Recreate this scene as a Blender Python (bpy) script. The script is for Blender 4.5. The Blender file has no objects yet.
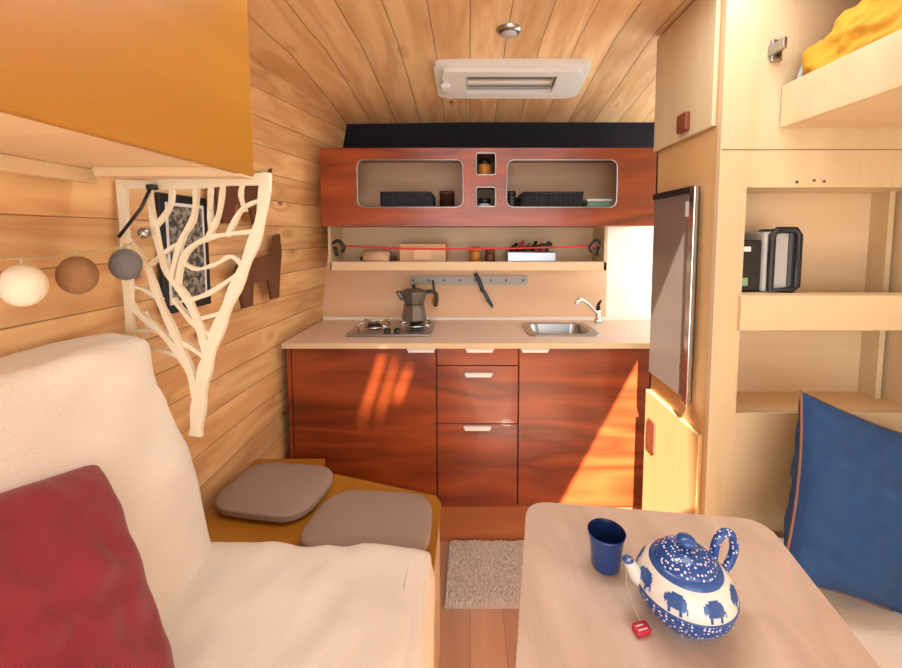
import bpy, bmesh, math, random
from mathutils import Vector, Matrix, noise
random.seed(4)
scene = bpy.context.scene

def srgb(r, g, b, a=1.0):
    def c(u):
        u /= 255.0
        return u/12.92 if u <= 0.04045 else ((u+0.055)/1.055)**2.4
    return (c(r), c(g), c(b), a)

# ------------------------------------------------------------------ materials
class NT:
    def __init__(s, name):
        s.mat = bpy.data.materials.new(name); s.mat.use_nodes = True
        s.t = s.mat.node_tree; s.b = s.t.nodes['Principled BSDF']
    def n(s, typ, ins=None, **props):
        nd = s.t.nodes.new(typ)
        for k, v in props.items(): setattr(nd, k, v)
        for k, v in (ins or {}).items():
            s.set(nd.inputs[k], v)
        return nd
    def set(s, sock, v):
        if isinstance(v, bpy.types.NodeSocket): s.t.links.new(v, sock)
        elif isinstance(v, bpy.types.Node): s.t.links.new(v.outputs[0], sock)
        else: sock.default_value = v
    def m(s, op, a, b=0.0, c=0.0):
        return s.n('ShaderNodeMath', {0: a, 1: b, 2: c}, operation=op).outputs[0]
    def mix(s, fac, a, b, mode='MIX'):
        nd = s.n('ShaderNodeMix', data_type='RGBA', blend_type=mode)
        s.set(nd.inputs[0], fac); s.set(nd.inputs[6], a); s.set(nd.inputs[7], b)
        return nd.outputs[2]
    def ramp(s, v, a, b):
        return s.n('ShaderNodeMapRange', {0: v, 1: a, 2: b, 3: 0.0, 4: 1.0}, interpolation_type='SMOOTHSTEP').outputs[0]

def plain(name, col, rough=0.5, metal=0.0, bump=0.0, bscale=200, var=0.0, vscale=8, **kw):
    t = NT(name)
    t.b.inputs['Roughness'].default_value = rough
    t.b.inputs['Metallic'].default_value = metal
    tc = t.n('ShaderNodeTexCoord').outputs['Object']
    nz = t.n('ShaderNodeTexNoise', {'Vector': tc, 'Scale': vscale, 'Detail': 3.0}).outputs[0]
    f = t.m('MULTIPLY_ADD', nz, var*2, 1-var)
    t.set(t.b.inputs['Base Color'], t.mix(1.0, col, f, 'MULTIPLY'))
    if bump:
        n2 = t.n('ShaderNodeTexNoise', {'Vector': tc, 'Scale': bscale, 'Detail': 4.0}).outputs[0]
        bp = t.n('ShaderNodeBump', {'Height': n2, 'Strength': bump, 'Distance': 0.004})
        t.set(t.b.inputs['Normal'], bp.outputs[0])
    for k, v in kw.items(): t.b.inputs[k.replace('_', ' ')].default_value = v
    return t.mat

def wood(name, light, dark, grain=0, scale=6.0, rings=6.0, contrast=0.6, rough=0.45, plank=None, seam=0.03,
         seamdark=0.35, knots=0.0, kscale=5.0, stretch=0.12, var=0.15, kr=0.1, knotcol=(90, 46, 20), coat=0.0, fine=140.0):
    t = NT(name)
    tc = t.n('ShaderNodeTexCoord').outputs['Object']
    sp = t.n('ShaderNodeSeparateXYZ', {0: tc})
    c = [sp.outputs[i] for i in range(3)]
    rnd = 0.5
    if plank:
        pa, w = plank
        q = t.m('DIVIDE', c[pa], w)
        idx = t.m('FLOOR', q)
        rnd = t.n('ShaderNodeTexWhiteNoise', {'W': idx}, noise_dimensions='1D').outputs[0]
        fr = t.m('FRACT', q)
    gc = t.m('MULTIPLY', c[grain], stretch)
    if plank: gc = t.m('MULTIPLY_ADD', rnd, 17.0, gc)
    comp = [c[0], c[1], c[2]]; comp[grain] = gc
    V = t.n('ShaderNodeCombineXYZ', {0: comp[0], 1: comp[1], 2: comp[2]}).outputs[0]
    A = t.n('ShaderNodeTexNoise', {'Vector': V, 'Scale': scale, 'Detail': 2.0, 'Distortion': 0.4}).outputs[0]
    kn = None
    if knots > 0:
        kc = list(c); kc[grain] = t.m('MULTIPLY', c[grain], 0.55)
        if plank: kc[grain] = t.m('MULTIPLY_ADD', rnd, 9.0, kc[grain])
        KV = t.n('ShaderNodeCombineXYZ', {0: kc[0], 1: kc[1], 2: kc[2]}).outputs[0]
        vo = t.n('ShaderNodeTexVoronoi', {'Vector': KV, 'Scale': kscale})
        d = vo.outputs['Distance']
        rsel = t.n('ShaderNodeSeparateColor', {0: vo.outputs['Color']}).outputs[0]
        sel = t.m('LESS_THAN', rsel, knots)
        near = t.m('MULTIPLY', t.m('SUBTRACT', 1.0, t.ramp(d, 0.0, kr*3.2)), sel)
        A = t.m('MULTIPLY_ADD', near, 0.28, A)
        kn = t.m('MULTIPLY', t.m('SUBTRACT', 1.0, t.ramp(d, kr*0.35, kr)), sel)
    R = t.m('PINGPONG', t.m('MULTIPLY', A, rings), 1.0)
    gf = list(c); gf[grain] = t.m('MULTIPLY', c[grain], 0.03)
    FV = t.n('ShaderNodeCombineXYZ', {0: gf[0], 1: gf[1], 2: gf[2]}).outputs[0]
    F = t.n('ShaderNodeTexNoise', {'Vector': FV, 'Scale': fine, 'Detail': 3.0}).outputs[0]
    fac = t.m('MULTIPLY', t.m('ADD', t.m('MULTIPLY', R, 0.65), t.m('MULTIPLY', F, 0.5)), contrast)
    col = t.mix(fac, light, dark)
    if kn is not None:
        col = t.mix(t.m('MULTIPLY', kn, 0.85), col, srgb(*knotcol))
    if plank:
        vf = t.m('MULTIPLY_ADD', rnd, var*2, 1-var)
        col = t.mix(1.0, col, vf, 'MULTIPLY')
        e = t.m('MINIMUM', fr, t.m('SUBTRACT', 1.0, fr))
        sm = t.ramp(e, 0.0, seam)
        col = t.mix(1.0, col, t.m('MULTIPLY_ADD', sm, 1-seamdark, seamdark), 'MULTIPLY')
        bp = t.n('ShaderNodeBump', {'Height': sm, 'Strength': 0.6, 'Distance': 0.006})
        t.set(t.b.inputs['Normal'], bp.outputs[0])
    t.set(t.b.inputs['Base Color'], col)
    t.b.inputs['Roughness'].default_value = rough
    t.b.inputs['Coat Weight'].default_value = coat
    return t.mat

M_wall = wood('pine_wall', srgb(234, 194, 136), srgb(186, 120, 66), grain=1, plank=(2, 0.11), knots=0.6, kscale=6.5, kr=0.11, scale=8, rings=7, contrast=0.72, seam=.022, seamdark=.55, fine=110, knotcol=(110, 60, 28), var=.1)
M_ceil = wood('pine_ceiling', srgb(238, 202, 150), srgb(190, 132, 80), grain=1, plank=(0, 0.14), knots=0.6, kscale=7, kr=0.09, scale=8, rings=7, contrast=0.72, seamdark=0.42, seam=.022, var=.1, fine=110)
M_teak = wood('teak_front', srgb(170, 80, 38), srgb(88, 32, 15), grain=0, scale=5, rings=8, contrast=0.9, rough=0.3, stretch=0.17, coat=0.2)
M_birch = wood('birch_ply', srgb(216, 194, 154), srgb(186, 158, 116), grain=2, scale=4, rings=6, contrast=0.6, rough=0.5)
M_birchx = wood('birch_ply_horizontal', srgb(220, 194, 154), srgb(198, 164, 122), grain=0, scale=5, contrast=0.5, rough=0.5)
M_splash = wood('beech_splashback', srgb(228, 188, 148), srgb(210, 162, 118), grain=0, scale=5, contrast=0.4, rough=0.45)
M_gold = wood('golden_ply', srgb(174, 118, 32), srgb(138, 86, 16), grain=1, scale=4, contrast=0.5, rough=0.35)
M_goldz = wood('golden_ply_vertical', srgb(206, 166, 112), srgb(182, 136, 82), grain=2, scale=4, contrast=0.5, rough=0.4)
M_counter = wood('counter_laminate', srgb(220, 194, 172), srgb(204, 174, 150), grain=0, scale=8, contrast=0.4, rough=0.35)
M_table = wood('table_laminate', srgb(212, 192, 174), srgb(170, 146, 126), grain=1, scale=9, contrast=0.6, rough=0.3, stretch=.3, rings=5)
M_floor = wood('laminate_floor', srgb(206, 162, 130), srgb(176, 128, 98), grain=1, plank=(0, 0.13), scale=6, contrast=0.6, rough=0.4, seamdark=0.6, seam=0.015)
M_kick = wood('kick_wood', srgb(196, 122, 72), srgb(150, 82, 44), grain=0, scale=7, rings=5, contrast=0.7, rough=0.4)
M_brown = wood('walnut_cutout', srgb(112, 66, 38), srgb(68, 38, 20), grain=2, contrast=0.6)
M_white = plain('white_paint', srgb(236, 228, 212), 0.5)
M_plastic = plain('white_plastic', srgb(218, 214, 206), 0.35)
M_glass = plain('skylight_blind', srgb(190, 186, 180), 0.3)
M_blindline = plain('blind_line', srgb(120, 115, 110), 0.5)
M_steel = plain('brushed_steel', srgb(170, 170, 170), 0.3, 1.0)
M_chrome = plain('chrome', srgb(215, 215, 215), 0.15, 1.0)
M_handle = plain('satin_handle', srgb(225, 222, 216), 0.35, 0.3)
M_fridge = plain('fridge_steel', srgb(150, 136, 126), 0.34, 0.6, var=.15, vscale=2.5)
M_black = plain('black_plastic', srgb(22, 22, 24), 0.4)
M_alu = plain('cast_aluminium', srgb(120, 116, 112), 0.35, 0.8)
M_navy = plain('navy_curtain', srgb(12, 14, 26), 0.9, bump=0.5, bscale=60)
M_cream = plain('cream_cover', srgb(224, 214, 198), 0.95, bump=0.4, bscale=220, var=0.08, vscale=9)
M_red = plain('burgundy_velvet', srgb(132, 22, 38), 0.8, bump=0.5, bscale=260, var=0.3, vscale=22, Sheen_Weight=0.2)
M_bluefab = plain('denim_blue_fabric', srgb(28, 64, 108), 0.9, bump=0.7, bscale=260, var=0.25, vscale=24)
M_pipe = plain('piping_tan', srgb(130, 92, 70), 0.8)
M_grey = plain('taupe_fabric', srgb(150, 128, 114), 0.95, bump=0.5, bscale=320, var=0.06)
M_rug = plain('shaggy_wool', srgb(196, 184, 172), 1.0, bump=0.9, bscale=140, var=0.3, vscale=90)
M_basket = plain('woven_basket', srgb(40, 38, 42), 0.8, bump=0.8, bscale=120)
M_cup = plain('blue_glaze', srgb(28, 66, 130), 0.15)
M_cupin = plain('blue_glaze_inside', srgb(20, 38, 84), 0.25)
M_ceram = plain('cream_ceramic', srgb(222, 218, 206), 0.15)
M_bluec = plain('ceramic_blue', srgb(44, 84, 146), 0.15)
M_redp = plain('red_rubber', srgb(190, 36, 56), 0.4)
M_redc = plain('red_elastic', srgb(215, 40, 20), 0.5)
M_yellow = plain('yellow_cloth', srgb(204, 148, 34), 0.85, bump=0.6, bscale=120, var=0.2, vscale=20)
M_redcloth = plain('crimson_cloth', srgb(150, 18, 40), 0.85, bump=0.5, var=0.2, vscale=20)
M_b1 = plain('cotton_cream', srgb(236, 224, 196), 0.9, bump=1.0, bscale=90, var=0.1, vscale=40)
M_b2 = plain('cotton_brown', srgb(150, 110, 70), 0.9, bump=1.0, bscale=90, var=0.15, vscale=40)
M_b3 = plain('cotton_grey', srgb(112, 106, 104), 0.9, bump=1.0, bscale=90, var=0.15, vscale=40)
M_string = plain('string', srgb(190, 170, 130), 0.8)
M_tree = plain('birch_cutout', srgb(236, 222, 192), 0.5, var=0.04)
M_latch = plain('latch_brown', srgb(120, 60, 40), 0.4)
M_amber = plain('amber_jar', srgb(190, 120, 40), 0.3)
M_green = plain('green_sponge', srgb(120, 160, 130), 0.7)
M_grey2 = plain('grey_panel', srgb(170, 168, 162), 0.45)

def dotted():
    t = NT('dotted_glaze')
    tc = t.n('ShaderNodeTexCoord').outputs['Object']
    vo = t.n('ShaderNodeTexVoronoi', {'Vector': tc, 'Scale': 160.0, 'Randomness': 0.5})
    f = t.ramp(vo.outputs['Distance'], 0.26, 0.35)
    t.set(t.b.inputs['Base Color'], t.mix(f, srgb(225, 228, 232), srgb(34, 74, 142)))
    t.b.inputs['Roughness'].default_value = 0.15
    return t.mat
M_dots = dotted()

def poster():
    t = NT('poster_print')
    tc = t.n('ShaderNodeTexCoord').outputs['Object']
    vo = t.n('ShaderNodeTexNoise', {'Vector': tc, 'Scale': 60.0, 'Detail': 6.0})
    f = t.ramp(vo.outputs[0], 0.40, 0.62)
    t.set(t.b.inputs['Base Color'], t.mix(f, srgb(58, 54, 50), srgb(150, 142, 122)))
    return t.mat
M_poster = poster()

# ------------------------------------------------------------------ builder
class B:
    def __init__(s, name):
        s.name = name; s.v = []; s.f = []; s.m = []; s.sm = []; s.mats = []
    def add(s, verts, faces, mat, smooth=False, M=None):
        if mat not in s.mats: s.mats.append(mat)
        k = s.mats.index(mat); o = len(s.v)
        for p in verts:
            p = Vector(p)
            s.v.append(M @ p if M else p)
        for f in faces:
            s.f.append([o+i for i in f]); s.m.append(k); s.sm.append(smooth)
    def bm(s, bm, mat, smooth=False, M=None):
        bm.verts.index_update()
        s.add([v.co.copy() for v in bm.verts], [[v.index for v in f.verts] for f in bm.faces], mat, smooth, M)
        bm.free()
    def box(s, x0, x1, y0, y1, z0, z1, mat, bev=0.0, M=None, seg=2):
        bm = bmesh.new(); bmesh.ops.create_cube(bm, size=1.0)
        for v in bm.verts:
            v.co = Vector(((x0+x1)/2+v.co.x*(x1-x0), (y0+y1)/2+v.co.y*(y1-y0), (z0+z1)/2+v.co.z*(z1-z0)))
        if bev: bmesh.ops.bevel(bm, geom=bm.edges[:], offset=bev, segments=seg, affect='EDGES', profile=0.5)
        s.bm(bm, mat, False, M)
    def lathe(s, prof, mat, M=None, n=40, smooth=True, a0=0.0):
        vs = []; fs = []
        k = len(prof)
        for i in range(n):
            a = a0+2*math.pi*i/n
            for r, z in prof: vs.append((r*math.cos(a), r*math.sin(a), z))
        for i in range(n):
            j = (i+1) % n
            for q in range(k-1): fs.append((i*k+q, j*k+q, j*k+q+1, i*k+q+1))
        s.add(vs, fs, mat, smooth, M)
    def tube(s, pts, rad, mat, n=10, M=None, close=False, flat=1.0):
        pts = [Vector(p) for p in pts]; N = len(pts)
        rads = rad if isinstance(rad, (list, tuple)) else [rad]*N
        rads = list(rads)+[rads[-1]]*(N-len(rads))
        vs = []; fs = []
        up = Vector((0.013, 0.021, 1)).normalized(); prev = None
        for i, p in enumerate(pts):
            if close: t = pts[(i+1) % N]-pts[i-1]
            else: t = pts[min(i+1, N-1)]-pts[max(i-1, 0)]
            t.normalize()
            a = (prev if prev is not None else up); a = a-t*a.dot(t)
            if a.length < 1e-4: a = Vector((1, 0, 0))-t*t.x
            a.normalize(); b = t.cross(a); prev = a
            for k in range(n):
                an = 2*math.pi*k/n
                vs.append(p+(a*math.cos(an)+b*math.sin(an)*flat)*rads[i])
        for i in range(N if close else N-1):
            j = (i+1) % N
            for k in range(n):
                l = (k+1) % n
                fs.append((i*n+k, i*n+l, j*n+l, j*n+k))
        if not close:
            fs.append(tuple(range(n))[::-1]); fs.append(tuple((N-1)*n+k for k in range(n)))
        s.add(vs, fs, mat, True, M)
    def sphere(s, c, r, mat, sc=(1, 1, 1), n=24):
        bm = bmesh.new(); bmesh.ops.create_uvsphere(bm, u_segments=n, v_segments=n//2, radius=r)
        for v in bm.verts: v.co = Vector((v.co.x*sc[0]+c[0], v.co.y*sc[1]+c[1], v.co.z*sc[2]+c[2]))
        s.bm(bm, mat, True)
    def panel(s, outer, holes, th, M, mat):
        cu = bpy.data.curves.new('tmp', 'CURVE'); cu.dimensions = '2D'; cu.fill_mode = 'BOTH'; cu.extrude = th/2
        for lp in [outer]+list(holes):
            sp = cu.splines.new('POLY'); sp.points.add(len(lp)-1); sp.use_cyclic_u = True
            for i, p in enumerate(lp): sp.points[i].co = (p[0], p[1], 0, 1)
        ob = bpy.data.objects.new('tmp', cu); scene.collection.objects.link(ob)
        dg = bpy.context.evaluated_depsgraph_get(); dg.update()
        me = bpy.data.meshes.new_from_object(ob.evaluated_get(dg))
        s.add([v.co.copy() for v in me.vertices], [list(p.vertices) for p in me.polygons], mat, False, M)
        bpy.data.objects.remove(ob); bpy.data.meshes.remove(me)
    def soft(s, c8, r, mat, n=24, wr=0.0, wf=6.0, seed=0, M=None, sag=None):
        bm = bmesh.new(); bmesh.ops.create_cube(bm, size=2.0)
        bmesh.ops.subdivide_edges(bm, edges=bm.edges[:], cuts=n, use_grid_fill=True)
        C = [Vector(c) for c in c8]
        for v in bm.verts:
            p = v.co.copy(); q = Vector([max(-(1-r[i]), min(1-r[i], p[i])) for i in range(3)])
            d = Vector([(p[i]-q[i])/r[i] for i in range(3)])
            if d.length > 0: d.normalize()
            p = Vector([q[i]+d[i]*r[i] for i in range(3)])
            u, w, t = [(p[i]+1)/2 for i in range(3)]
            co = Vector((0, 0, 0))
            for k in range(8):
                co += C[k]*((u if k & 1 else 1-u)*(w if k & 2 else 1-w)*(t if k & 4 else 1-t))
            if sag: co += sag(u, w, t)
            v.co = co
        bm.normal_update()
        if wr:
            for v in bm.verts:
                h = noise.noise(v.co*wf+Vector((seed, 0, 0))) + 0.5*noise.noise(v.co*wf*2.3+Vector((0, seed, 0)))
                h -= 0.8*abs(noise.noise(Vector((v.co.x*wf*1.7, v.co.y*wf*.8, v.co.z*wf*1.7))+Vector((seed, 3, 1))))
                v.co = v.co+v.normal*h*wr
        s.bm(bm, mat, True, M)
    def pillow(s, w, h, t, M, mat, seed=0, wr=0.006, pipe=None, n=60, conc=0.08, ex=0.5):
        for sg in (1, -1):
            vs = []; fs = []
            for i in range(n+1):
                for j in range(n+1):
                    u = -1+2*i/n; v = -1+2*j/n
                    x = w/2*u*(1-conc*(1-v*v)*abs(u)**3); y = h/2*v*(1-conc*(1-u*u)*abs(v)**3)
                    k = max(0, (1-u**4)*(1-v**4))
                    z = sg*t/2*k**ex
                    q = Vector((x, y, sg*.3+seed))
                    z += k**.5*wr*(noise.noise(q*9)*1.6+noise.noise(q*22)-1.2*abs(noise.noise(q*13)))
                    vs.append((x, y, z))
            for i in range(n):
                for j in range(n):
                    a = i*(n+1)+j; f = (a, a+n+1, a+n+2, a+1)
                    fs.append(f if sg > 0 else f[::-1])
            s.add(vs, fs, mat, True, M)
        if pipe:
            pts = []
            for (a, b) in [((-1, -1), (1, -1)), ((1, -1), (1, 1)), ((1, 1), (-1, 1)), ((-1, 1), (-1, -1))]:
                for k in range(20):
                    u = a[0]+(b[0]-a[0])*k/20; v = a[1]+(b[1]-a[1])*k/20
                    pts.append((w/2*u*(1-conc*(1-v*v)*abs(u)**3), h/2*v*(1-conc*(1-u*u)*abs(v)**3), 0))
            s.tube(pts, 0.0035, pipe, n=8, M=M, close=True)
    def done(s):
        me = bpy.data.meshes.new(s.name)
        me.from_pydata([tuple(v) for v in s.v], [], s.f)
        for m in s.mats: me.materials.append(m)
        me.polygons.foreach_set('material_index', s.m); me.polygons.foreach_set('use_smooth', s.sm)
        bm = bmesh.new(); bm.from_mesh(me)
        bmesh.ops.recalc_face_normals(bm, faces=bm.faces[:]); bm.to_mesh(me); bm.free()
        me.update()
        ob = bpy.data.objects.new(s.name, me); scene.collection.objects.link(ob)
        return ob

def rr(x0, x1, y0, y1, r, n=6):
    out = []
    for cx, cy, a in ((x1-r, y1-r, 0), (x0+r, y1-r, 90), (x0+r, y0+r, 180), (x1-r, y0+r, 270)):
        for k in range(n+1):
            t = math.radians(a+90*k/n); out.append((cx+r*math.cos(t), cy+r*math.sin(t)))
    return out
def FY(y):   # local xy -> world XZ, facing -Y
    return Matrix(((1, 0, 0, 0), (0, 0, -1, y), (0, 1, 0, 0), (0, 0, 0, 1)))
def FX(x):   # local xy -> world YZ, facing +X
    return Matrix(((0, 0, 1, x), (1, 0, 0, 0), (0, 1, 0, 0), (0, 0, 0, 1)))
def FZ(z): return Matrix.Translation((0, 0, z))
def frame(loc, xa, ya):
    xa = Vector(xa).normalized(); ya = Vector(ya); ya = (ya-xa*ya.dot(xa)).normalized(); za = xa.cross(ya)
    m = Matrix((xa, ya, za)).transposed().to_4x4(); m.translation = Vector(loc); return m
def smoothpts(pts, n=8):
    pts = [Vector(p) for p in pts]; out = []
    for i in range(len(pts)-1):
        p0 = pts[max(i-1, 0)]; p1 = pts[i]; p2 = pts[i+1]; p3 = pts[min(i+2, len(pts)-1)]
        for k in range(n):
            t = k/n
            out.append(0.5*((2*p1)+(p2-p0)*t+(2*p0-5*p1+4*p2-p3)*t*t+(3*p1-p0-3*p2+p3)*t**3))
    out.append(pts[-1]); return out

# ------------------------------------------------------------------ room shell
YB = 2.33; FL = -0.09
def wx(y, z):      # left wall x
    top = -0.87 if y < 1.58 else -0.87+0.17*(y-1.58)/.75
    k = max(0.0, min(1.0, (z-0.9)/1.13)); k = k**1.3
    low = -0.90 if y < 1.58 else -0.90+0.03*(y-1.58)/.75
    return low*(1-k)+top*k
def cz(x, y):      # ceiling z
    z = 2.15 if y < 1.6 else 2.15-0.164*(y-1.6)
    if x < 0: z -= 0.09*(-x/0.87)**1.3*max(0.15, min(1, (2.25-y)/.8))
    return z
b = B('wall_left')
ys = [-1.2, -.6, 0, .6, 1.0, 1.3, 1.58, 1.7, 1.85, 2.0, 2.15, 2.34]; zs = [-.1]+[i*0.1 for i in range(0, 23)]
vs = [(wx(y, z), y, z) for y in ys for z in zs]; nz_ = len(zs)
fs = [(i*nz_+j, (i+1)*nz_+j, (i+1)*nz_+j+1, i*nz_+j+1) for i in range(len(ys)-1) for j in range(nz_-1)]
b.add(vs, fs, M_wall, True)
vs2 = [(-1.0, y, z) for y in ys for z in zs]
b.add(vs2, fs, M_wall); b.done()

SUN = Vector((0.25, 1.0, -1.0))
def back(x, z, y=1.82, zc=2.18):
    t = (zc-z)/-SUN.z
    return (x-SUN.x*t, y-SUN.y*t)
tri = [back(.84, .93), back(.43, .11), back(.34, -.09), back(.87, -.08)]  # unseen ceiling cut, shaped so the sun lands as a slanted patch
LP = Vector((-.1, .3, 2.62))
def pb(x, z, y=1.82, zc=2.18):
    P = Vector((x, y, z)); t = (LP.z-zc)/(LP.z-P.z); q = LP+(P-LP)*t; return (q.x, q.y)
streaks = [[(-.42, .85), (-.375, .85), (-.50, .50), (-.53, .50)], [(-.355, .83), (-.32, .83), (-.42, .52), (-.45, .52)],
           [(-.30, .80), (-.25, .80), (-.33, .60), (-.37, .60)]]  # unseen ceiling slits, shaped to throw light streaks on the left door
b = B('ceiling')
nx = 40; vs = []; cy = [1.2, 1.3, 1.45, 1.6, 1.75, 1.9, 2.05, 2.2, 2.34]
for y in cy:
    for i in range(nx+1):
        x = -1.0+2.45*i/nx; vs.append((x, y, cz(x, y)))
fs = [(j*(nx+1)+i, j*(nx+1)+i+1, (j+1)*(nx+1)+i+1, (j+1)*(nx+1)+i) for j in range(len(cy)-1) for i in range(nx)]
b.add(vs, fs, M_ceil, True)
b.panel([(-1.0, -1.2), (1.46, -1.2), (1.46, 2.4), (-1.0, 2.4)], [tri]+[[pb(*p) for p in q] for q in streaks], 0.01, FZ(2.18), M_ceil)
b.done()
b = B('floor'); b.box(-1.0, 1.46, -1.2, 2.4, FL-.05, FL, M_floor); b.done()
b = B('wall_back')
b.box(-0.95, 0.80, YB, YB+.05, FL, 1.86, M_splash)
b.box(0.80, 1.46, YB, YB+.05, FL, 1.86, M_white)
b.box(-0.95, 1.46, YB, YB+.05, 1.86, 2.2, M_navy)
b.done()
b = B('wall_right')
b.box(1.42, 1.46, -1.2, 1.64, FL, 2.2, M_birchx); b.box(1.42, 1.46, 1.64, 2.38, 2.0, 2.2, M_white); b.box(1.42, 1.46, 1.64, 2.38, FL, .1, M_white); b.done()
b = B('wall_front')
b.panel([(-1.0, FL), (1.46, FL), (1.46, 2.2), (-1.0, 2.2)], [rr(-.75, 1.2, .1, 2.0, .12)], 0.04, FY(-1.22), M_birch); b.done()

# ------------------------------------------------------------------ ceiling fixtures
xv, yv = 0.18, 1.865
M = frame((xv, yv, cz(.2, yv)-.012), (1, 0, 0), (0, 1, -.164))
b = B('roof_skylight')
b.panel(rr(-.335, .335, -.135, .14, .03), [rr(-.2, .2, -.075, .065, .01)], 0.03, M, M_plastic)
b.panel(rr(-.30, .30, -.11, .115, .025), [rr(-.2, .2, -.075, .065, .01)], 0.05, M @ Matrix.Translation((0, 0, -.008)), M_plastic)
b.box(-.2, .2, -.075, .065, -.008, 0.0, M_glass, M=M)
for k in range(4): b.box(-.19, .19, -.06+k*.033, -.052+k*.033, -.014, -.008, M_blindline if k != 2 else M_white, M=M)
b.box(-.31, -.27, -.02, .02, -.05, -.03, M_plastic, .004, M=M)
b.done()
b = B('ceiling_light'); b.lathe([(0, -.016), (.03, -.016), (.044, -.008), (.046, 0.0)], M_steel, FZ(2.149) @ Matrix.Translation((.145, 1.54, 0)))
b.lathe([(0, -.018), (.028, -.017), (.03, -.012)], M_glass, FZ(2.149) @ Matrix.Translation((.145, 1.54, 0))); b.done()
b = B('hidden_sun_blocker')  # added unseen box around the spot, keeps sun out of the slits
b.box(-.5, .1, 0.25, .27, 2.19, 2.7, M_white); b.box(-.5, .1, .8, .82, 2.19, 2.7, M_white); b.box(-.5, -.48, .25, .82, 2.19, 2.7, M_white)
b.box(.08, .1, .25, .82, 2.19, 2.7, M_white); b.box(-.5, .1, .25, .82, 2.7, 2.72, M_white)
b.done()

# ------------------------------------------------------------------ kitchen base
b = B('kitchen_base_cabinet')
KY = 1.82; zt = 0.872; zb = .095
def door(x0, x1, z0, z1): b.box(x0+.002, x1-.002, KY, KY+.018, z0+.002, z1-.002, M_teak, .0015)
door(-.83, -.157, zb, zt)
for z0, z1 in ((zb, .505), (.505, .785), (.785, zt)): door(-.155, .225, z0, z1)
door(.227, .90, zb, zt); door(.90, 1.05, zb, zt)
b.box(-.84, 1.05, KY+.019, KY+.03, zb, zt, M_black)
b.box(-.84, 1.05, KY+.015, KY+.035, FL, zb, M_kick)
b.box(-.85, -.832, KY, YB-.01, FL, zt, M_teak); b.box(1.05, 1.065, KY, YB-.01, FL, zt, M_teak)
b.box(-.83, 1.05, KY+.03, YB-.01, zb-.02, zb, M_birch)
for xc, z in ((-.225, .866), (.045, .866), (.04, .75), (.035, .495), (.30, .866)):
    b.box(xc-.065, xc+.065, KY-.018, KY+.002, z-.006, z+.004, M_handle, .003)
    b.box(xc-.06, xc+.06, KY-.018, KY-.012, z-.016, z+.002, M_handle, .003)
b.done()
b = B('countertop')
b.panel([(-.862, 1.80), (1.08, 1.80), (1.08, 2.325), (-.862, 2.325)], [rr(.31, .60, 1.95, 2.2, .05)], 0.022, FZ(.884), M_counter)
b.box(-.862, 1.08, 1.796, 1.802, .872, .896, M_birchx)
b.box(-.86, 1.08, 2.31, 2.328, .895, .91, M_white)
b.done()
b = B('kitchen_sink')
b.panel(rr(.285, .645, 1.925, 2.225, .05), [rr(.325, .605, 1.96, 2.19, .05)], .006, FZ(.898), M_steel)
lo = rr(.325, .605, 1.96, 2.19, .05); lo2 = rr(.35, .58, 1.985, 2.165, .04); n_ = len(lo)
b.add([(x, y, .898) for x, y in lo]+[(x, y, .79) for x, y in lo2], [(i, (i+1) % n_, n_+(i+1) % n_, n_+i) for i in range(n_)]+[tuple(n_+i for i in range(n_))], M_steel, False)
b.lathe([(0, .793), (.022, .793), (.024, .791)], M_chrome, Matrix.Translation((.465, 2.07, 0)))
b.done()
b = B('faucet')
b.lathe([(0, 0), (.024, 0), (.022, .012), (.015, .02), (.014, .06), (.016, .07), (.0, .075)], M_chrome, Matrix.Translation((.725, 2.24, .896)))
b.tube(smoothpts([(.725, 2.24, .94), (.68, 2.2, .985), (.625, 2.15, 1.03), (.585, 2.12, 1.045), (.565, 2.11, 1.02)]), .010, M_chrome)
b.tube([(.725, 2.24, .965), (.725, 2.235, 1.0), (.735, 2.22, 1.025)], [.014, .009, .006], M_black)
b.done()
b = B('gas_stove')
b.box(-.61, -.19, 1.915, 2.235, .896, .908, M_steel, .004)
for cx, cy in ((-.50, 2.06), (-.285, 2.09)):
    b.lathe([(0, .93), (.028, .93), (.034, .924), (.034, .915), (.045, .91), (.05, .905)], M_black, Matrix.Translation((cx, cy, 0)))
    b.lathe([(.05, .906), (.075, .912), (.082, .908)], M_chrome, Matrix.Translation((cx, cy, 0)))
    for k in range(4):
        a = math.pi/4+k*math.pi/2; ca, sa = math.cos(a), math.sin(a)
        b.tube([(cx+ca*.09, cy+sa*.09, .908), (cx+ca*.09, cy+sa*.09, .94), (cx+ca*.025, cy+sa*.025, .94)], .004, M_chrome, n=6)
    b.tube([(cx+.09*math.cos(t*math.pi/12), cy+.09*math.sin(t*math.pi/12), .925) for t in range(24)], .0035, M_chrome, n=6, close=True)
for x in (-.36, -.41): b.lathe([(0, .93), (.014, .93), (.017, .908)], M_black, Matrix.Translation((x, 1.95, 0)), n=16)
b.done()
b = B('moka_pot')
T = Matrix.Translation((-.295, 2.09, .944))
b.lathe([(0, 0), (.062, 0), (.066, .006), (.054, .07), (.056, .075), (.056, .082), (.048, .085)], M_alu, T, n=8, smooth=False)
b.lathe([(.048, .085), (.052, .09), (.072, .148), (.072, .152), (.045, .164), (.012, .170), (0, .170)], M_alu, T, n=8, smooth=False)
b.lathe([(0, .188), (.01, .187), (.012, .176), (.006, .168)], M_black, T, n=12)
b.tube(smoothpts([(.06, 0, .145), (.095, 0, .15), (.118, 0, .13), (.112, 0, .07)]), .010, M_black, M=T)
b.tube([(-.055, 0, .11), (-.08, 0, .14), (-.09, 0, .152)], [.018, .011, .008], M_alu, M=T)
b.done()

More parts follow.
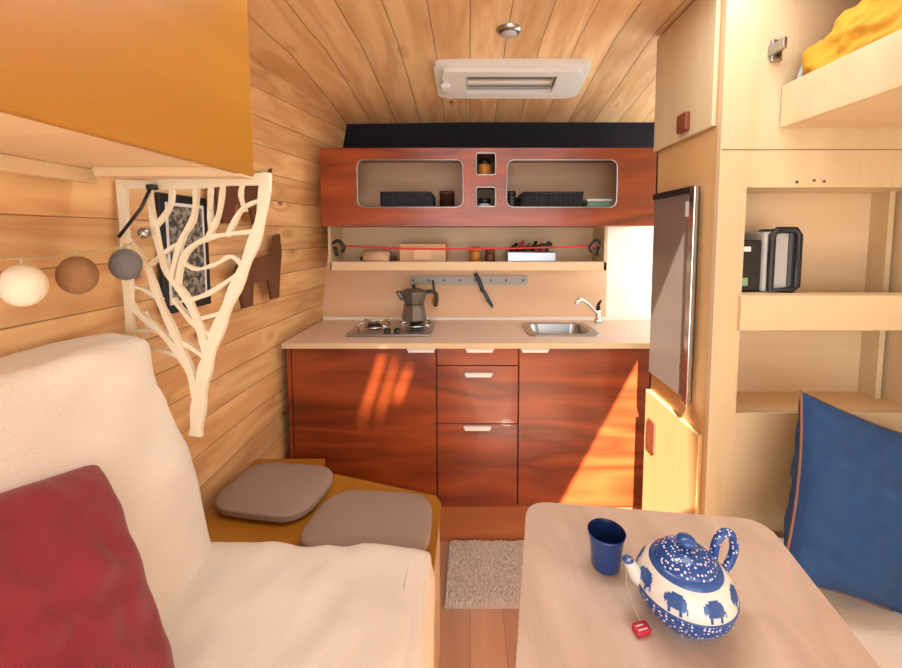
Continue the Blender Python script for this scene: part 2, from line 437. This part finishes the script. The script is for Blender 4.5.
# knife rail
b = B('utensil_rail')
b.panel(rr(-.35, .335, 1.102, 1.152, .004, 2), [[(xc+.009*math.cos(a*math.pi/6), 1.127+.009*math.sin(a*math.pi/6)) for a in range(12)] for xc in (-.33, -.24, -.15, -.06, .03, .12, .21, .31)], .006, FY(2.315), M_grey2)
b.box(-.34, .325, 2.318, 2.33, 1.105, 1.149, M_blindline)
b.done()
b = B('kitchen_knife')
b.tube(smoothpts([(.03, 2.296, 1.17), (.055, 2.296, 1.12), (.075, 2.296, 1.06)]), [.009]+[.012]*14+[.009]*2, M_black, flat=.5)
b.panel([(.06, 1.08), (.09, 1.07), (.135, .985), (.13, .965), (.10, 1.0)], [], .003, FY(2.296), M_black)
b.done()
b = B('serving_spoon')
b.tube(smoothpts([(-.215, 2.296, 1.13), (-.205, 2.29, 1.06), (-.20, 2.292, 1.04)]), .006, M_black)
b.sphere((-.2, 2.292, 1.01), .03, M_amber, (.7, .3, 1.1)); b.done()

# open shelf under wall cabinet
b = B('wall_shelf')
b.box(-.74, .72, 2.30, 2.328, 1.205, 1.434, M_birchx)
b.box(-.74, .72, 2.11, 2.30, 1.205, 1.218, M_birchx)
b.box(-.74, .72, 2.10, 2.114, 1.203, 1.25, M_birchx, .002)
b.box(-.745, -.73, 2.10, 2.328, 1.203, 1.434, M_birch); b.box(.705, .72, 2.10, 2.328, 1.203, 1.434, M_birch)
b.tube(smoothpts([(-.69, 2.105, 1.335), (-.3, 2.10, 1.318), (.2, 2.10, 1.32), (.66, 2.105, 1.335)]), .0045, M_redc, n=6)
for sx, k in ((-.69, 1), (.66, -1)):
    b.tube(smoothpts([(sx-.03*k, 2.10, 1.345), (sx, 2.095, 1.36), (sx+.03*k, 2.095, 1.33), (sx+.02*k, 2.1, 1.30)]), .009, M_black, n=8)
    b.tube([(sx-.02*k, 2.1, 1.33), (sx-.01*k, 2.1, 1.28)], .010, M_black, n=8)
b.done()
b = B('cutlery_tray')
b.box(.20, .46, 2.14, 2.28, 1.222, 1.30, M_steel, .005)
for k in range(6): b.tube([(.22+k*.04, 2.2, 1.30), (.26+k*.035, 2.2, 1.345+.012*(k % 2))], .009, [M_black, M_redp, M_steel][k % 3], n=6)
b.tube([(.24, 2.15, 1.31), (.44, 2.15, 1.34)], .01, M_black)
b.done()
b = B('wooden_box'); b.box(-.38, -.13, 2.15, 2.27, 1.222, 1.345, M_goldz, .004); b.box(-.30, -.21, 2.147, 2.151, 1.26, 1.31, M_splash); b.done()
b = B('rolling_pin'); b.tube([(-.60, 2.20, 1.262), (-.58, 2.20, 1.262)], .012, M_brown); b.tube([(-.58, 2.20, 1.262), (-.44, 2.20, 1.262)], .044, M_splash, n=20); b.tube([(-.44, 2.20, 1.262), (-.41, 2.20, 1.262)], .012, M_brown); b.done()
b = B('spice_jar'); b.lathe([(0, 0), (.03, 0), (.03, .07), (.024, .08), (.027, .081), (.027, .105), (0, .105)], M_amber, Matrix.Translation((.03, 2.2, 1.2185))); b.done()
b = B('spice_jar'); b.lathe([(0, 0), (.03, 0), (.03, .06), (.024, .07), (.027, .071), (.027, .095), (0, .095)], M_brown, Matrix.Translation((.11, 2.2, 1.2185))); b.done()

# wall cabinet
b = B('wall_cabinet')
holes = [rr(-.555, -.035, 1.527, 1.757, .035), rr(.18, .722, 1.527, 1.757, .035), rr(.03, .125, 1.685, 1.79, .012), rr(.03, .125, 1.53, 1.625, .012)]
b.panel([(-.735, 1.435), (.915, 1.435), (.915, 1.815), (-.735, 1.815)], holes, .018, FY(2.0), M_teak)
for h in holes: b.tube([(x, 1.990, z) for x, z in h], .0035, M_steel, n=6, close=True)
for x in (-.72, -.005, .165, .90): b.box(x-.008, x+.008, 2.01, 2.325, 1.44, 1.812, M_splash)
b.box(-.73, .91, 2.01, 2.325, 1.436, 1.45, M_teak); b.box(-.73, .91, 2.01, 2.325, 1.80, 1.814, M_teak)
b.box(.0, .16, 2.01, 2.3, 1.645, 1.66, M_teak)
b.box(-.73, .91, 2.315, 2.328, 1.44, 1.81, M_splash)
b.box(-.735, -.72, 1.99, 2.01, 1.44, 1.81, M_teak)
b.done()
for nm, x0, x1 in (('woven_basket', -.46, -.19), ('woven_basket', .26, .58)):
    b = B(nm); b.soft([(x, y, z) for z in (1.452, 1.60) for y in (2.05, 2.25) for x in (x0, x1)], (.1, .15, .12), M_basket, n=10)
    b.tube([(x0+.01, 2.05, 1.60), (x1-.01, 2.05, 1.60), (x1-.01, 2.25, 1.60), (x0+.01, 2.25, 1.60)], .01, M_basket, n=8, close=True)
    for k in range(int((x1-x0)/.025)):
        b.tube([(x0+.02+k*.025, 2.046, 1.46), (x0+.02+k*.025, 2.046, 1.595)], .006, M_basket, n=6)
    b.done()
b = B('food_jar'); b.lathe([(0, 0), (.034, 0), (.036, .01), (.036, .08), (.026, .09)], M_amber, Matrix.Translation((.075, 2.08, 1.661)))
b.lathe([(.028, .09), (.03, .09), (.03, .11), (0, .11)], M_black, Matrix.Translation((.075, 2.08, 1.661))); b.done()
b = B('food_jar'); b.lathe([(0, 0), (.034, 0), (.036, .01), (.036, .09), (.026, .10)], M_plastic, Matrix.Translation((.075, 2.08, 1.451)))
b.lathe([(.028, .10), (.032, .10), (.032, .125), (0, .125)], M_black, Matrix.Translation((.075, 2.08, 1.451))); b.done()
b = B('spice_jar'); b.lathe([(0, 0), (.028, 0), (.03, .13), (.02, .14), (.024, .142), (.024, .165), (0, .165)], M_black, Matrix.Translation((.215, 2.1, 1.451))); b.done()
b = B('food_container'); b.box(.60, .72, 2.06, 2.2, 1.452, 1.56, M_green, .01); b.box(.595, .725, 2.055, 2.205, 1.56, 1.575, M_plastic, .005); b.done()
b = B('storage_tin'); b.lathe([(0, 0), (.04, 0), (.04, .155), (.042, .155), (.042, .175), (0, .175)], M_brown, Matrix.Translation((-.125, 2.2, 1.451))); b.done()
b = B('drinking_mug')
b.lathe([(0, 0), (.034, 0), (.036, .004), (.036, .085), (.033, .085), (.032, .006), (0, .006)], M_black, Matrix.Translation((-.085, 2.09, 1.451)))
b.tube(smoothpts([(-.121, 2.09, 1.52), (-.142, 2.09, 1.515), (-.142, 2.09, 1.478), (-.121, 2.09, 1.47)]), .005, M_black); b.done()

# ------------------------------------------------------------------ tall fridge cabinet
CX, CY0, CY1 = .735, 1.20, 1.60; CT = 2.14
b = B('fridge_cabinet')
b.panel([(CY0, FL), (CY1, FL), (CY1, CT), (CY0, CT)], [[(1.29, .835), (1.575, .835), (1.575, 1.545), (1.29, 1.545)]], .018, FX(CX+.009), M_goldz)
b.box(CX-.014, CX, CY0+.02, CY1, 1.715, CT, M_birch, .002)
b.box(CX-.014, CX, CY0+.02, CY1, -.03, .76, M_goldz, .002)
b.box(CX-.03, CX-.012, 1.34, 1.40, 1.735, 1.795, M_latch, .004)
b.box(CX-.022, CX-.012, 1.50, 1.56, .54, .66, M_latch, .003)
b.panel([(CX-.002, FL), (1.41, FL), (1.41, CT), (CX-.002, CT)], [[(.815, 1.216), (1.38, 1.216), (1.38, 1.53), (.815, 1.53)], [(.815, .845), (1.38, .845), (1.38, 1.115), (.815, 1.115)]], .018, FY(CY0), M_birch)
b.box(.81, 1.40, 1.36, 1.37, .83, 1.545, M_birchx)
b.box(.80, .815, 1.205, 1.37, .83, 1.545, M_birch); b.box(1.38, 1.395, 1.205, 1.37, .83, 1.545, M_birch)
b.box(.805, 1.39, 1.205, 1.37, 1.53, 1.545, M_birchx); b.box(.805, 1.39, 1.205, 1.37, .83, .845, M_birchx)
b.box(.805, 1.39, 1.205, 1.37, 1.115, 1.13, M_birchx)
b.box(.806, 1.40, 1.176, 1.194, 1.105, 1.212, M_birchx, .003)
b.box(1.352, 1.37, 1.30, 1.36, .845, 1.53, M_birch)
b.box(CX, 1.41, CY1-.012, CY1, FL, CT, M_birch)
for x, z in ((.96, 1.545), (1.01, 1.55), (1.04, 1.547)): b.lathe([(0, -.001), (.004, -.001), (.004, .002)], M_pipe, Matrix.Translation((x, 1.189, z)) @ Matrix.Rotation(math.pi/2, 4, 'X'), n=10)
b.box(.736, 1.41, 1.1895, 1.192, 1.638, 1.640, M_pipe)
b.done()
b = B('fridge')
b.box(CX-.02, CX+.055, 1.295, 1.57, .84, 1.54, M_fridge, .006)
b.box(CX-.03, CX-.012, 1.275, 1.30, .835, 1.545, M_chrome, .004)
b.box(CX-.034, CX-.02, 1.262, 1.276, .835, 1.545, M_chrome, .003)
b.box(CX-.024, CX-.01, 1.30, 1.575, 1.525, 1.548, M_black, .003)
b.box(CX-.024, CX-.02, 1.31, 1.33, 1.45, 1.5, M_plastic)
b.done()

b = B('portable_radio')
b.box(.825, .90, 1.215, 1.335, 1.2165, 1.375, M_black, .006)
b.box(.885, .965, 1.205, 1.34, 1.2165, 1.40, M_grey2, .008)
b.tube([(.905, 1.20, 1.225), (.905, 1.20, 1.39), (.92, 1.20, 1.405), (.975, 1.20, 1.405), (.985, 1.20, 1.39), (.985, 1.20, 1.235), (.97, 1.20, 1.225)], .010, M_black, close=True)
b.box(.955, .995, 1.20, 1.34, 1.2165, 1.41, M_black, .012)
b.box(.828, .845, 1.21, 1.216, 1.235, 1.26, M_green); b.box(.828, .85, 1.21, 1.216, 1.34, 1.355, M_plastic)
b.done()
b = B('marker_pen'); b.tube([(1.10, 1.30, 1.138), (1.20, 1.28, 1.138)], .008, M_redp, n=10); b.tube([(1.20, 1.28, 1.138), (1.23, 1.274, 1.138)], .006, M_plastic, n=10); b.done()

# overhead shelf right
b = B('overhead_shelf')
b.box(.915, 1.415, .15, 1.188, 1.70, 1.715, M_birchx)
b.box(.90, .915, .15, 1.188, 1.70, 1.82, M_birchx, .002)
b.done()
b = B('shelf_bracket')
b.box(.86, .89, 1.178, 1.19, 1.885, 1.945, M_steel, .003); b.box(.855, .865, 1.13, 1.19, 1.90, 1.93, M_steel, .002)
for z in (1.90, 1.93): b.sphere((.877, 1.176, z), .006, M_black)
b.done()
b = B('fabric_bag')
b.soft([(.925, .66, 1.717), (1.10, .66, 1.717), (.92, 1.17, 1.717), (1.09, 1.17, 1.717), (.935, .66, 2.08), (1.07, .66, 2.08), (.92, 1.165, 1.91), (1.05, 1.165, 1.92)], (.5, .12, .35), M_yellow, n=40, wr=.016, wf=22, seed=3)
b.tube([(.925+.07*(1-math.cos(t*math.pi/10)), 1.16, 1.80+.115*math.sin(t*math.pi/10)) for t in range(11)], .007, M_grey2, n=8)
b.done()
b = B('folded_blanket')
b.soft([(1.11, .6, 1.717), (1.38, .6, 1.717), (1.11, 1.16, 1.717), (1.38, 1.16, 1.717), (1.085, .6, 2.13), (1.37, .6, 2.13), (1.08, 1.15, 2.12), (1.37, 1.15, 2.12)], (.25, .12, .25), M_redcloth, n=20, wr=.012, wf=10, seed=8)
b.done()

# overhead cabinet left
b = B('overhead_cabinet')
b.box(-.50, -.485, -.4, .91, 1.52, 2.13, M_gold, .002)
b.box(-.865, -.50, -.4, .905, 1.535, 1.55, M_birchx)
b.box(-.865, -.50, .89, .905, 1.53, 2.03, M_birch)
b.box(-.86, -.83, -.4, .905, 1.505, 1.535, M_birchx, .003)
b.box(-.80, -.487, .86, .905, 1.515, 1.535, M_birchx, .002)
b.done()

# ------------------------------------------------------------------ bench, sofa
BT = .465
b = B('bench_seat_box')
poly = [(-.885, 1.595), (-.60, 1.595), (-.585, 1.51), (-.12, 1.36), (-.10, 1.32), (-.10, -.3), (-.885, -.3)]
b.panel(poly, [], .018, FZ(BT-.009), M_gold)
b.panel([(-.3, FL), (1.32, FL), (1.32, BT-.02), (-.3, BT-.02)], [], .018, FX(-.115), M_birch)
p2 = [(-.60, 1.58), (-.595, 1.505), (-.13, 1.35), (-.12, 1.32)]
for (a, c) in zip(p2[:-1], p2[1:]):
    b.add([(a[0], a[1], FL), (c[0], c[1], FL), (c[0], c[1], BT-.02), (a[0], a[1], BT-.02)], [(0, 1, 2, 3)], M_birch)
b.add([(-.885, 1.58, FL), (-.60, 1.58, FL), (-.60, 1.58, BT-.02), (-.885, 1.58, BT-.02)], [(0, 1, 2, 3)], M_birch)
b.done()
b = B('sofa')
def sag1(u, w, t):
    return Vector((0, 0, (-.022*math.sin(math.pi*u)*math.sin(math.pi*w))*(t > .5)))
b.soft([(-.86, -.25, BT+.002), (-.10, -.25, BT+.002), (-.86, 1.04, BT+.002), (-.12, 1.04, BT+.002),
        (-.86, -.25, .585), (-.095, -.25, .565), (-.86, 1.04, .585), (-.11, 1.04, .555)], (.14, .09, .6), M_cream, n=40, wr=.014, wf=6, seed=2, sag=sag1)
b.soft([(-.88, -.25, .53), (-.63, -.25, .53), (-.88, 1.0, .53), (-.655, 1.045, .53),
        (-.88, -.25, 1.17), (-.76, -.25, 1.17), (-.88, .955, 1.165), (-.765, .955, 1.145)], (.45, .06, .11), M_cream, n=40, wr=.016, wf=5.5, seed=5)
b.soft([(-.16, -.25, .36), (-.085, -.25, .36), (-.16, 1.03, .36), (-.085, 1.03, .38),
        (-.17, -.25, .56), (-.088, -.25, .56), (-.17, 1.03, .555), (-.10, 1.03, .545)], (.45, .06, .3), M_cream, n=30, wr=.008, wf=9, seed=7)
b.done()
z0, z1 = BT+.001, BT+.05
b = B('seat_cushion'); b.soft([(x, y, z) for z in (z0, z1) for x, y in ((-.88, 1.25), (-.53, 1.19), (-.845, 1.53), (-.49, 1.47))], (.5, .7, .7), M_grey, n=26, wr=.003, wf=8); b.done()
b = B('seat_cushion'); b.soft([(x, y, z) for z in (z0, z1) for x, y in ((-.52, 1.08), (-.115, 1.04), (-.48, 1.35), (-.125, 1.32))], (.45, .65, .7), M_grey, n=26, wr=.003, wf=8); b.done()
b = B('throw_pillow')
b.pillow(.50, .47, .15, frame((-.635, .47, .82), (-.02, -1, .30), (-.50, .06, .83)), M_red, seed=2, wr=.009, conc=.05); b.done()
b = B('throw_pillow')
b.pillow(.48, .46, .14, frame((1.055, .985, .68), (1, -.02, -.36), (.36, .33, .88)), M_bluefab, seed=6, wr=.014, pipe=M_pipe)
b.done()
b = B('dinette_bench'); b.box(.74, 1.41, -.3, 1.185, FL, .38, M_birch); b.done()
b = B('bench_cushion'); b.soft([(x, y, z) for z in (.382, .475) for y in (-.28, 1.17) for x in (.74, 1.40)], (.08, .05, .4), M_cream, n=24, wr=.006); b.done()

# ------------------------------------------------------------------ floor rug
b = B('rug')
nx, ny = 120, 60; vs = []; fs = []
for i in range(nx+1):
    for j in range(ny+1):
        x = -.104+.83*i/nx; y = 1.485+.335*j/ny
        e = 0 if i in (0, nx) or j in (0, ny) else 1
        vs.append((x, y, FL+.001+e*(.014+random.random()*.012)))
for i in range(nx):
    for j in range(ny):
        a = i*(ny+1)+j; fs.append((a, a+ny+1, a+ny+2, a+1))
b.add(vs, fs, M_rug); b.done()

# ------------------------------------------------------------------ table
TZ = .70
b = B('table')
def rpoly(pts, r, n=6):
    out = []; N = len(pts)
    for i in range(N):
        p = Vector(pts[i]); a = (Vector(pts[i-1])-p).normalized(); c = (Vector(pts[(i+1) % N])-p).normalized()
        p0 = p+a*r; p2 = p+c*r
        for k in range(n+1):
            t = k/n; q = p0*(1-t)**2+p*2*t*(1-t)+p2*t*t; out.append((q.x, q.y))
    return out
top = rpoly([(.148, .995), (.715, .925), (.57, .10), (.0, .20)], .06)
b.panel(top, [], .020, FZ(TZ-.010), M_table)
b.panel(top, [], .008, FZ(TZ-.024), M_birchx)
b.lathe([(.03, FL), (.03, TZ-.02)], M_steel, Matrix.Translation((.36, .55, 0)))
b.lathe([(0, FL+.012), (.16, FL+.012), (.17, FL)], M_steel, Matrix.Translation((.36, .55, 0)))
b.lathe([(.07, TZ-.03), (.03, TZ-.06)], M_steel, Matrix.Translation((.36, .55, 0)))
b.done()
b = B('cup')
T = Matrix.Translation((.284, .790, TZ+.001))
b.lathe([(0, 0), (.026, 0), (.029, .004), (.031, .03), (.036, .068), (.0385, .075), (.037, .0755)], M_cup, T)
b.lathe([(.037, .0755), (.034, .068), (.029, .03), (.025, .012), (0, .010)], M_cupin, T)
b.done()
b = B('teapot')
TC = Vector((.386, .678, TZ+.001)); T = Matrix.Translation(TC) @ Matrix.Diagonal((.91, .91, .86, 1))
def smoothprof(P):
    return [(max(0, q.x), q.y) for q in smoothpts([Vector((r, z, 0)) for r, z in P], 5)]
body = smoothprof([(0, .001), (.044, .0), (.050, .006), (.070, .024), (.085, .046), (.0905, .068), (.087, .090), (.075, .110), (.058, .122), (.050, .125)])
ci = min(range(len(body)), key=lambda i: abs(body[i][1]-.074) + (1 if body[i][0] < .06 else 0))
prof, prof2 = body[:ci+1], body[ci:]
b.lathe(prof, M_dots, T, n=64); b.lathe(prof2, M_ceram, T, n=64)
b.lathe([(.0905, .0725), (.0918, .0735), (.0915, .0755), (.090, .077)], M_bluec, T, n=64)
b.lathe([(.066, .117), (.064, .1215), (.060, .126), (.054, .128)], M_bluec, T, n=48)
b.lathe(smoothprof([(.056, .124), (.054, .133), (.040, .146), (.018, .153), (.008, .155)]), M_dots, T, n=48)
b.lathe(smoothprof([(.008, .154), (.010, .158), (.017, .165), (.016, .173), (.008, .178), (0, .179)]), M_bluec, T, n=24)
sd = Vector((-.96, .12, 0)).normalized()
pts = smoothpts([sd*.070+Vector((0, 0, .070)), sd*.088+Vector((0, 0, .080)), sd*.098+Vector((0, 0, .095)), sd*.108+Vector((0, 0, .112))], 6)
b.tube(pts, [.019-.009*i/(len(pts)-1) for i in range(len(pts))], M_ceram, M=T, n=16)
b.lathe([(.009, -.002), (.0115, .002), (.009, .005), (.005, .003)], M_bluec, T @ Matrix.Translation(pts[-1]), n=16)
hd = Vector((.97, .22, 0)).normalized()
pts = smoothpts([hd*.066+Vector((0, 0, .118)), hd*.072+Vector((0, 0, .150)), hd*.088+Vector((0, 0, .168)), hd*.108+Vector((0, 0, .160)), hd*.116+Vector((0, 0, .126)), hd*.104+Vector((0, 0, .094)), hd*.084+Vector((0, 0, .078))], 7)
b.tube(pts, .0085, M_dots, M=T, n=14)
cow = ["000001111111110000", "001111111111111100", "111111111111111110", "111111111111111110", "111111111111111110", "010111111111111111",
       "000111111111111101", "000011000000110001", "000011000000110000", "000011000000110000"]
def rad(z):
    for (r0, q0), (r1, q1) in zip(body[6:], body[7:]):
        if q0 <= z <= q1 and q1 > q0: return r0+(r1-r0)*(z-q0)/(q1-q0)
    return .09
for k in range(8):
    a0 = k*2*math.pi/8-.12
    for r, row in enumerate(cow):
        for c, ch in enumerate(row):
            if ch == '1':
                q = []
                for dc, dr in ((0, 0), (1, 0), (1, 1), (0, 1)):
                    z = .1105-(r+dr)*.0031; a = a0+(c+dc)*.027; R = rad(z)+.0008
                    q.append((R*math.cos(a), R*math.sin(a), z))
                b.add(q, [(0, 1, 2, 3)], M_bluec, False, T)
b.done()
b = B('tea_tag')
M = frame((.298, .648, TZ+.007), (1, .25, 0), (-.25, 1, .1))
b.soft([(x, y, z) for z in (-.006, .006) for y in (-.010, .010) for x in (-.015, .015)], (.4, .5, .6), M_redp, n=8, M=M)
b.box(-.010, .008, -.006, -.004, .0058, .0064, M_plastic, M=M); b.box(-.010, .004, .001, .003, .0058, .0064, M_plastic, M=M)
b.tube(smoothpts([(.30, .657, TZ+.012), (.292, .67, TZ+.03), (.284, .683, TZ+.06), (.287, .690, TZ+.092)]), .001, M_string, n=6); b.done()

# ------------------------------------------------------------------ tree cut-out divider
b = B('tree_divider_panel')
S = 1/396.0; rk = [0]
def tp(x, y): return (-.872+(x-120)*S, 1.525-(y-180)*S)
def ribbon(pts, w0, w1):
    rk[0] += 1; dy = rk[0]*.0007
    P = smoothpts([Vector((*tp(*p), 0)) for p in pts], 5); N = len(P); L = []; R = []
    for i, p in enumerate(P):
        t = (P[min(i+1, N-1)]-P[max(i-1, 0)]).normalized(); nrm = Vector((-t.y, t.x, 0)); w = (w0+(w1-w0)*i/(N-1))*S/2
        w *= 1+.18*math.sin(i*1.3+rk[0])
        L.append(p+nrm*w); R.append(p-nrm*w)
    vs = []
    for y in (1.002+dy, 1.014+dy):
        vs += [(q.x, y, q.y) for q in L]+[(q.x, y, q.y) for q in R]
    fs = []
    for i in range(N-1):
        fs += [(i, i+1, N+i+1, N+i), (2*N+i, 3*N+i, 3*N+i+1, 2*N+i+1), (i, 2*N+i, 2*N+i+1, i+1), (N+i, N+i+1, 3*N+i+1, 3*N+i)]
    fs += [(0, N, 3*N, 2*N), (N-1, 3*N-1, 4*N-1, 2*N-1)]
    b.add(vs, fs, M_tree)
for pts, a, c in [
    ([(122, 180), (122, 260), (122, 345)], 8, 8), ([(118, 184), (190, 183), (268, 178)], 9, 10),
    ([(182, 440), (188, 400), (198, 360), (216, 315), (238, 268), (256, 222), (265, 172)], 13, 9),
    ([(186, 415), (180, 375), (158, 338), (130, 312), (122, 300)], 8, 4),
    ([(182, 380), (168, 340), (152, 300), (141, 265), (124, 238)], 7, 4),
    ([(190, 395), (196, 350), (182, 302), (162, 272), (152, 235), (147, 186)], 8, 4),
    ([(178, 300), (202, 292), (236, 270)], 5, 4), ([(170, 285), (180, 252), (206, 236), (248, 230)], 5, 4),
    ([(165, 275), (176, 240), (190, 215), (194, 185)], 5, 4), ([(200, 240), (214, 215), (220, 185)], 4, 3),
    ([(222, 235), (238, 208), (260, 198)], 4, 3), ([(141, 265), (160, 250), (176, 240)], 4, 3),
    ([(206, 338), (186, 325), (164, 298)], 5, 4), ([(196, 360), (175, 345), (150, 332), (124, 330)], 5, 3),
    ([(152, 300), (138, 290), (124, 285)], 4, 3), ([(192, 318), (212, 312), (222, 300)], 4, 3), ([(150, 225), (165, 205), (168, 186)], 4, 3),
    ([(238, 268), (225, 255), (210, 262), (190, 268), (176, 262)], 4, 3), ([(240, 210), (236, 195), (238, 183)], 3, 3),
    ([(132, 312), (136, 330), (126, 342)], 4, 3), ([(206, 236), (204, 215), (206, 186)], 4, 3), ([(176, 365), (150, 352), (126, 350)], 4, 3)]:
    ribbon(pts, a, c)
b.done()

# garland
b = B('ball_string_light')
balls = [(-.80, .712, 1.300, .038, M_b1), (-.80, .812, 1.308, .039, M_b2), (-.785, .91, 1.323, .036, M_b3)]
b.tube(smoothpts([(-.83, .40, 1.36), (-.80, .712, 1.348), (-.80, .812, 1.354), (-.785, .91, 1.364), (-.80, .99, 1.40)]), .0016, M_string, n=6)
for x, y, z, r, m in balls: b.sphere((x, y, z), r, m, (.84, .84, 1)); b.tube([(x, y, z+r*.9), (x, y, z+r+.012)], .003, M_string, n=6)
b.done()
b = B('reading_lamp')
b.tube([(-.775, .985, 1.51), (-.80, .98, 1.455), (-.85, .97, 1.385)], .004, M_black, n=8); b.sphere((-.80, .985, 1.395), .014, M_steel)
b.lathe([(0, 0), (.012, 0), (.012, .012), (0, .012)], M_black, Matrix.Translation((-.775, .985, 1.50)), n=12)
b.done()
b = B('picture_frame')
X = -.883
b.box(X, X+.012, 1.13, 1.335, 1.16, 1.51, M_black, .002); b.box(X+.012, X+.013, 1.15, 1.315, 1.185, 1.485, M_plastic); b.box(X+.013, X+.014, 1.16, 1.305, 1.195, 1.475, M_poster)
b.done()
b = B('wall_ornament')
an = [(0, 0), (.05, 0), (.06, .09), (.15, .09), (.17, 0), (.22, 0), (.235, .12), (.25, .20), (.24, .29), (.20, .28), (.195, .20), (.10, .19), (.0, .195), (-.03, .15), (-.015, .08)]
b.panel([(1.46+p[0]*1.25, 1.12+p[1]*.95) for p in an], [], .012, FX(-.84), M_brown); b.done()
b = B('wall_ornament')
an = [(0, 0), (.05, 0), (.06, .07), (.13, .07), (.15, 0), (.20, 0), (.215, .10), (.26, .16), (.27, .24), (.235, .20), (.19, .19), (.16, .15), (.0, .155), (-.03, .12), (-.015, .06)]
b.panel([(1.36+p[0]*1.3, 1.43+p[1]*1.0) for p in an], [], .012, FX(-.84), M_brown); b.done()

# ------------------------------------------------------------------ lights
def area(name, loc, rot, sx, sy, e, col=(1, 1, 1)):
    l = bpy.data.lights.new(name, 'AREA'); l.shape = 'RECTANGLE'; l.size = sx; l.size_y = sy; l.energy = e; l.color = col
    o = bpy.data.objects.new(name, l); o.location = loc; o.rotation_euler = [math.radians(a) for a in rot]; scene.collection.objects.link(o); return o
l = bpy.data.lights.new('sun', 'SUN'); l.energy = 34; l.angle = math.radians(.5); l.color = (1, .92, .82)
o = bpy.data.objects.new('sun', l); o.rotation_euler = SUN.to_track_quat('-Z', 'Y').to_euler(); o.location = (0, -3, 5); scene.collection.objects.link(o)
area('rear_door_daylight', (.2, -1.15, 1.25), (90, 0, 0), 1.9, 1.7, 27, (.86, .94, 1))
area('ceiling_fill', (.25, .98, 2.12), (0, 0, 0), 1.2, .36, 9, (.86, .94, 1))  # added fill lamp out of view
area('side_door_daylight', (1.40, 1.98, 1.15), (0, 90, 0), 1.6, .6, 12, (.88, .95, 1))
l = bpy.data.lights.new('hidden_streak_spot', 'SPOT'); l.energy = 1800; l.spot_size = math.radians(50); l.shadow_soft_size = .008; l.color = (1, .85, .65)  # added spot hidden above the ceiling, makes the streaks through the slits
o = bpy.data.objects.new('hidden_streak_spot', l); o.location = LP; d = Vector((-.4, 1.82, .68))-LP; o.rotation_euler = d.to_track_quat('-Z', 'Y').to_euler(); scene.collection.objects.link(o)
w = bpy.data.worlds.new('World'); scene.world = w; w.use_nodes = True
w.node_tree.nodes['Background'].inputs[0].default_value = (.84, .92, 1, 1); w.node_tree.nodes['Background'].inputs[1].default_value = 0.9
scene.view_settings.view_transform = 'Standard'
scene.view_settings.exposure = 0.22

cam = bpy.data.cameras.new('camera'); cam.sensor_width = 36; cam.lens = 36*400/902.0
cam.shift_x = -19/902; cam.shift_y = -70.3/902; cam.clip_start = .02
co = bpy.data.objects.new('camera', cam); co.location = (0, 0, 1.39); co.rotation_euler = (math.radians(90-4.1), 0, 0)
scene.collection.objects.link(co); scene.camera = co
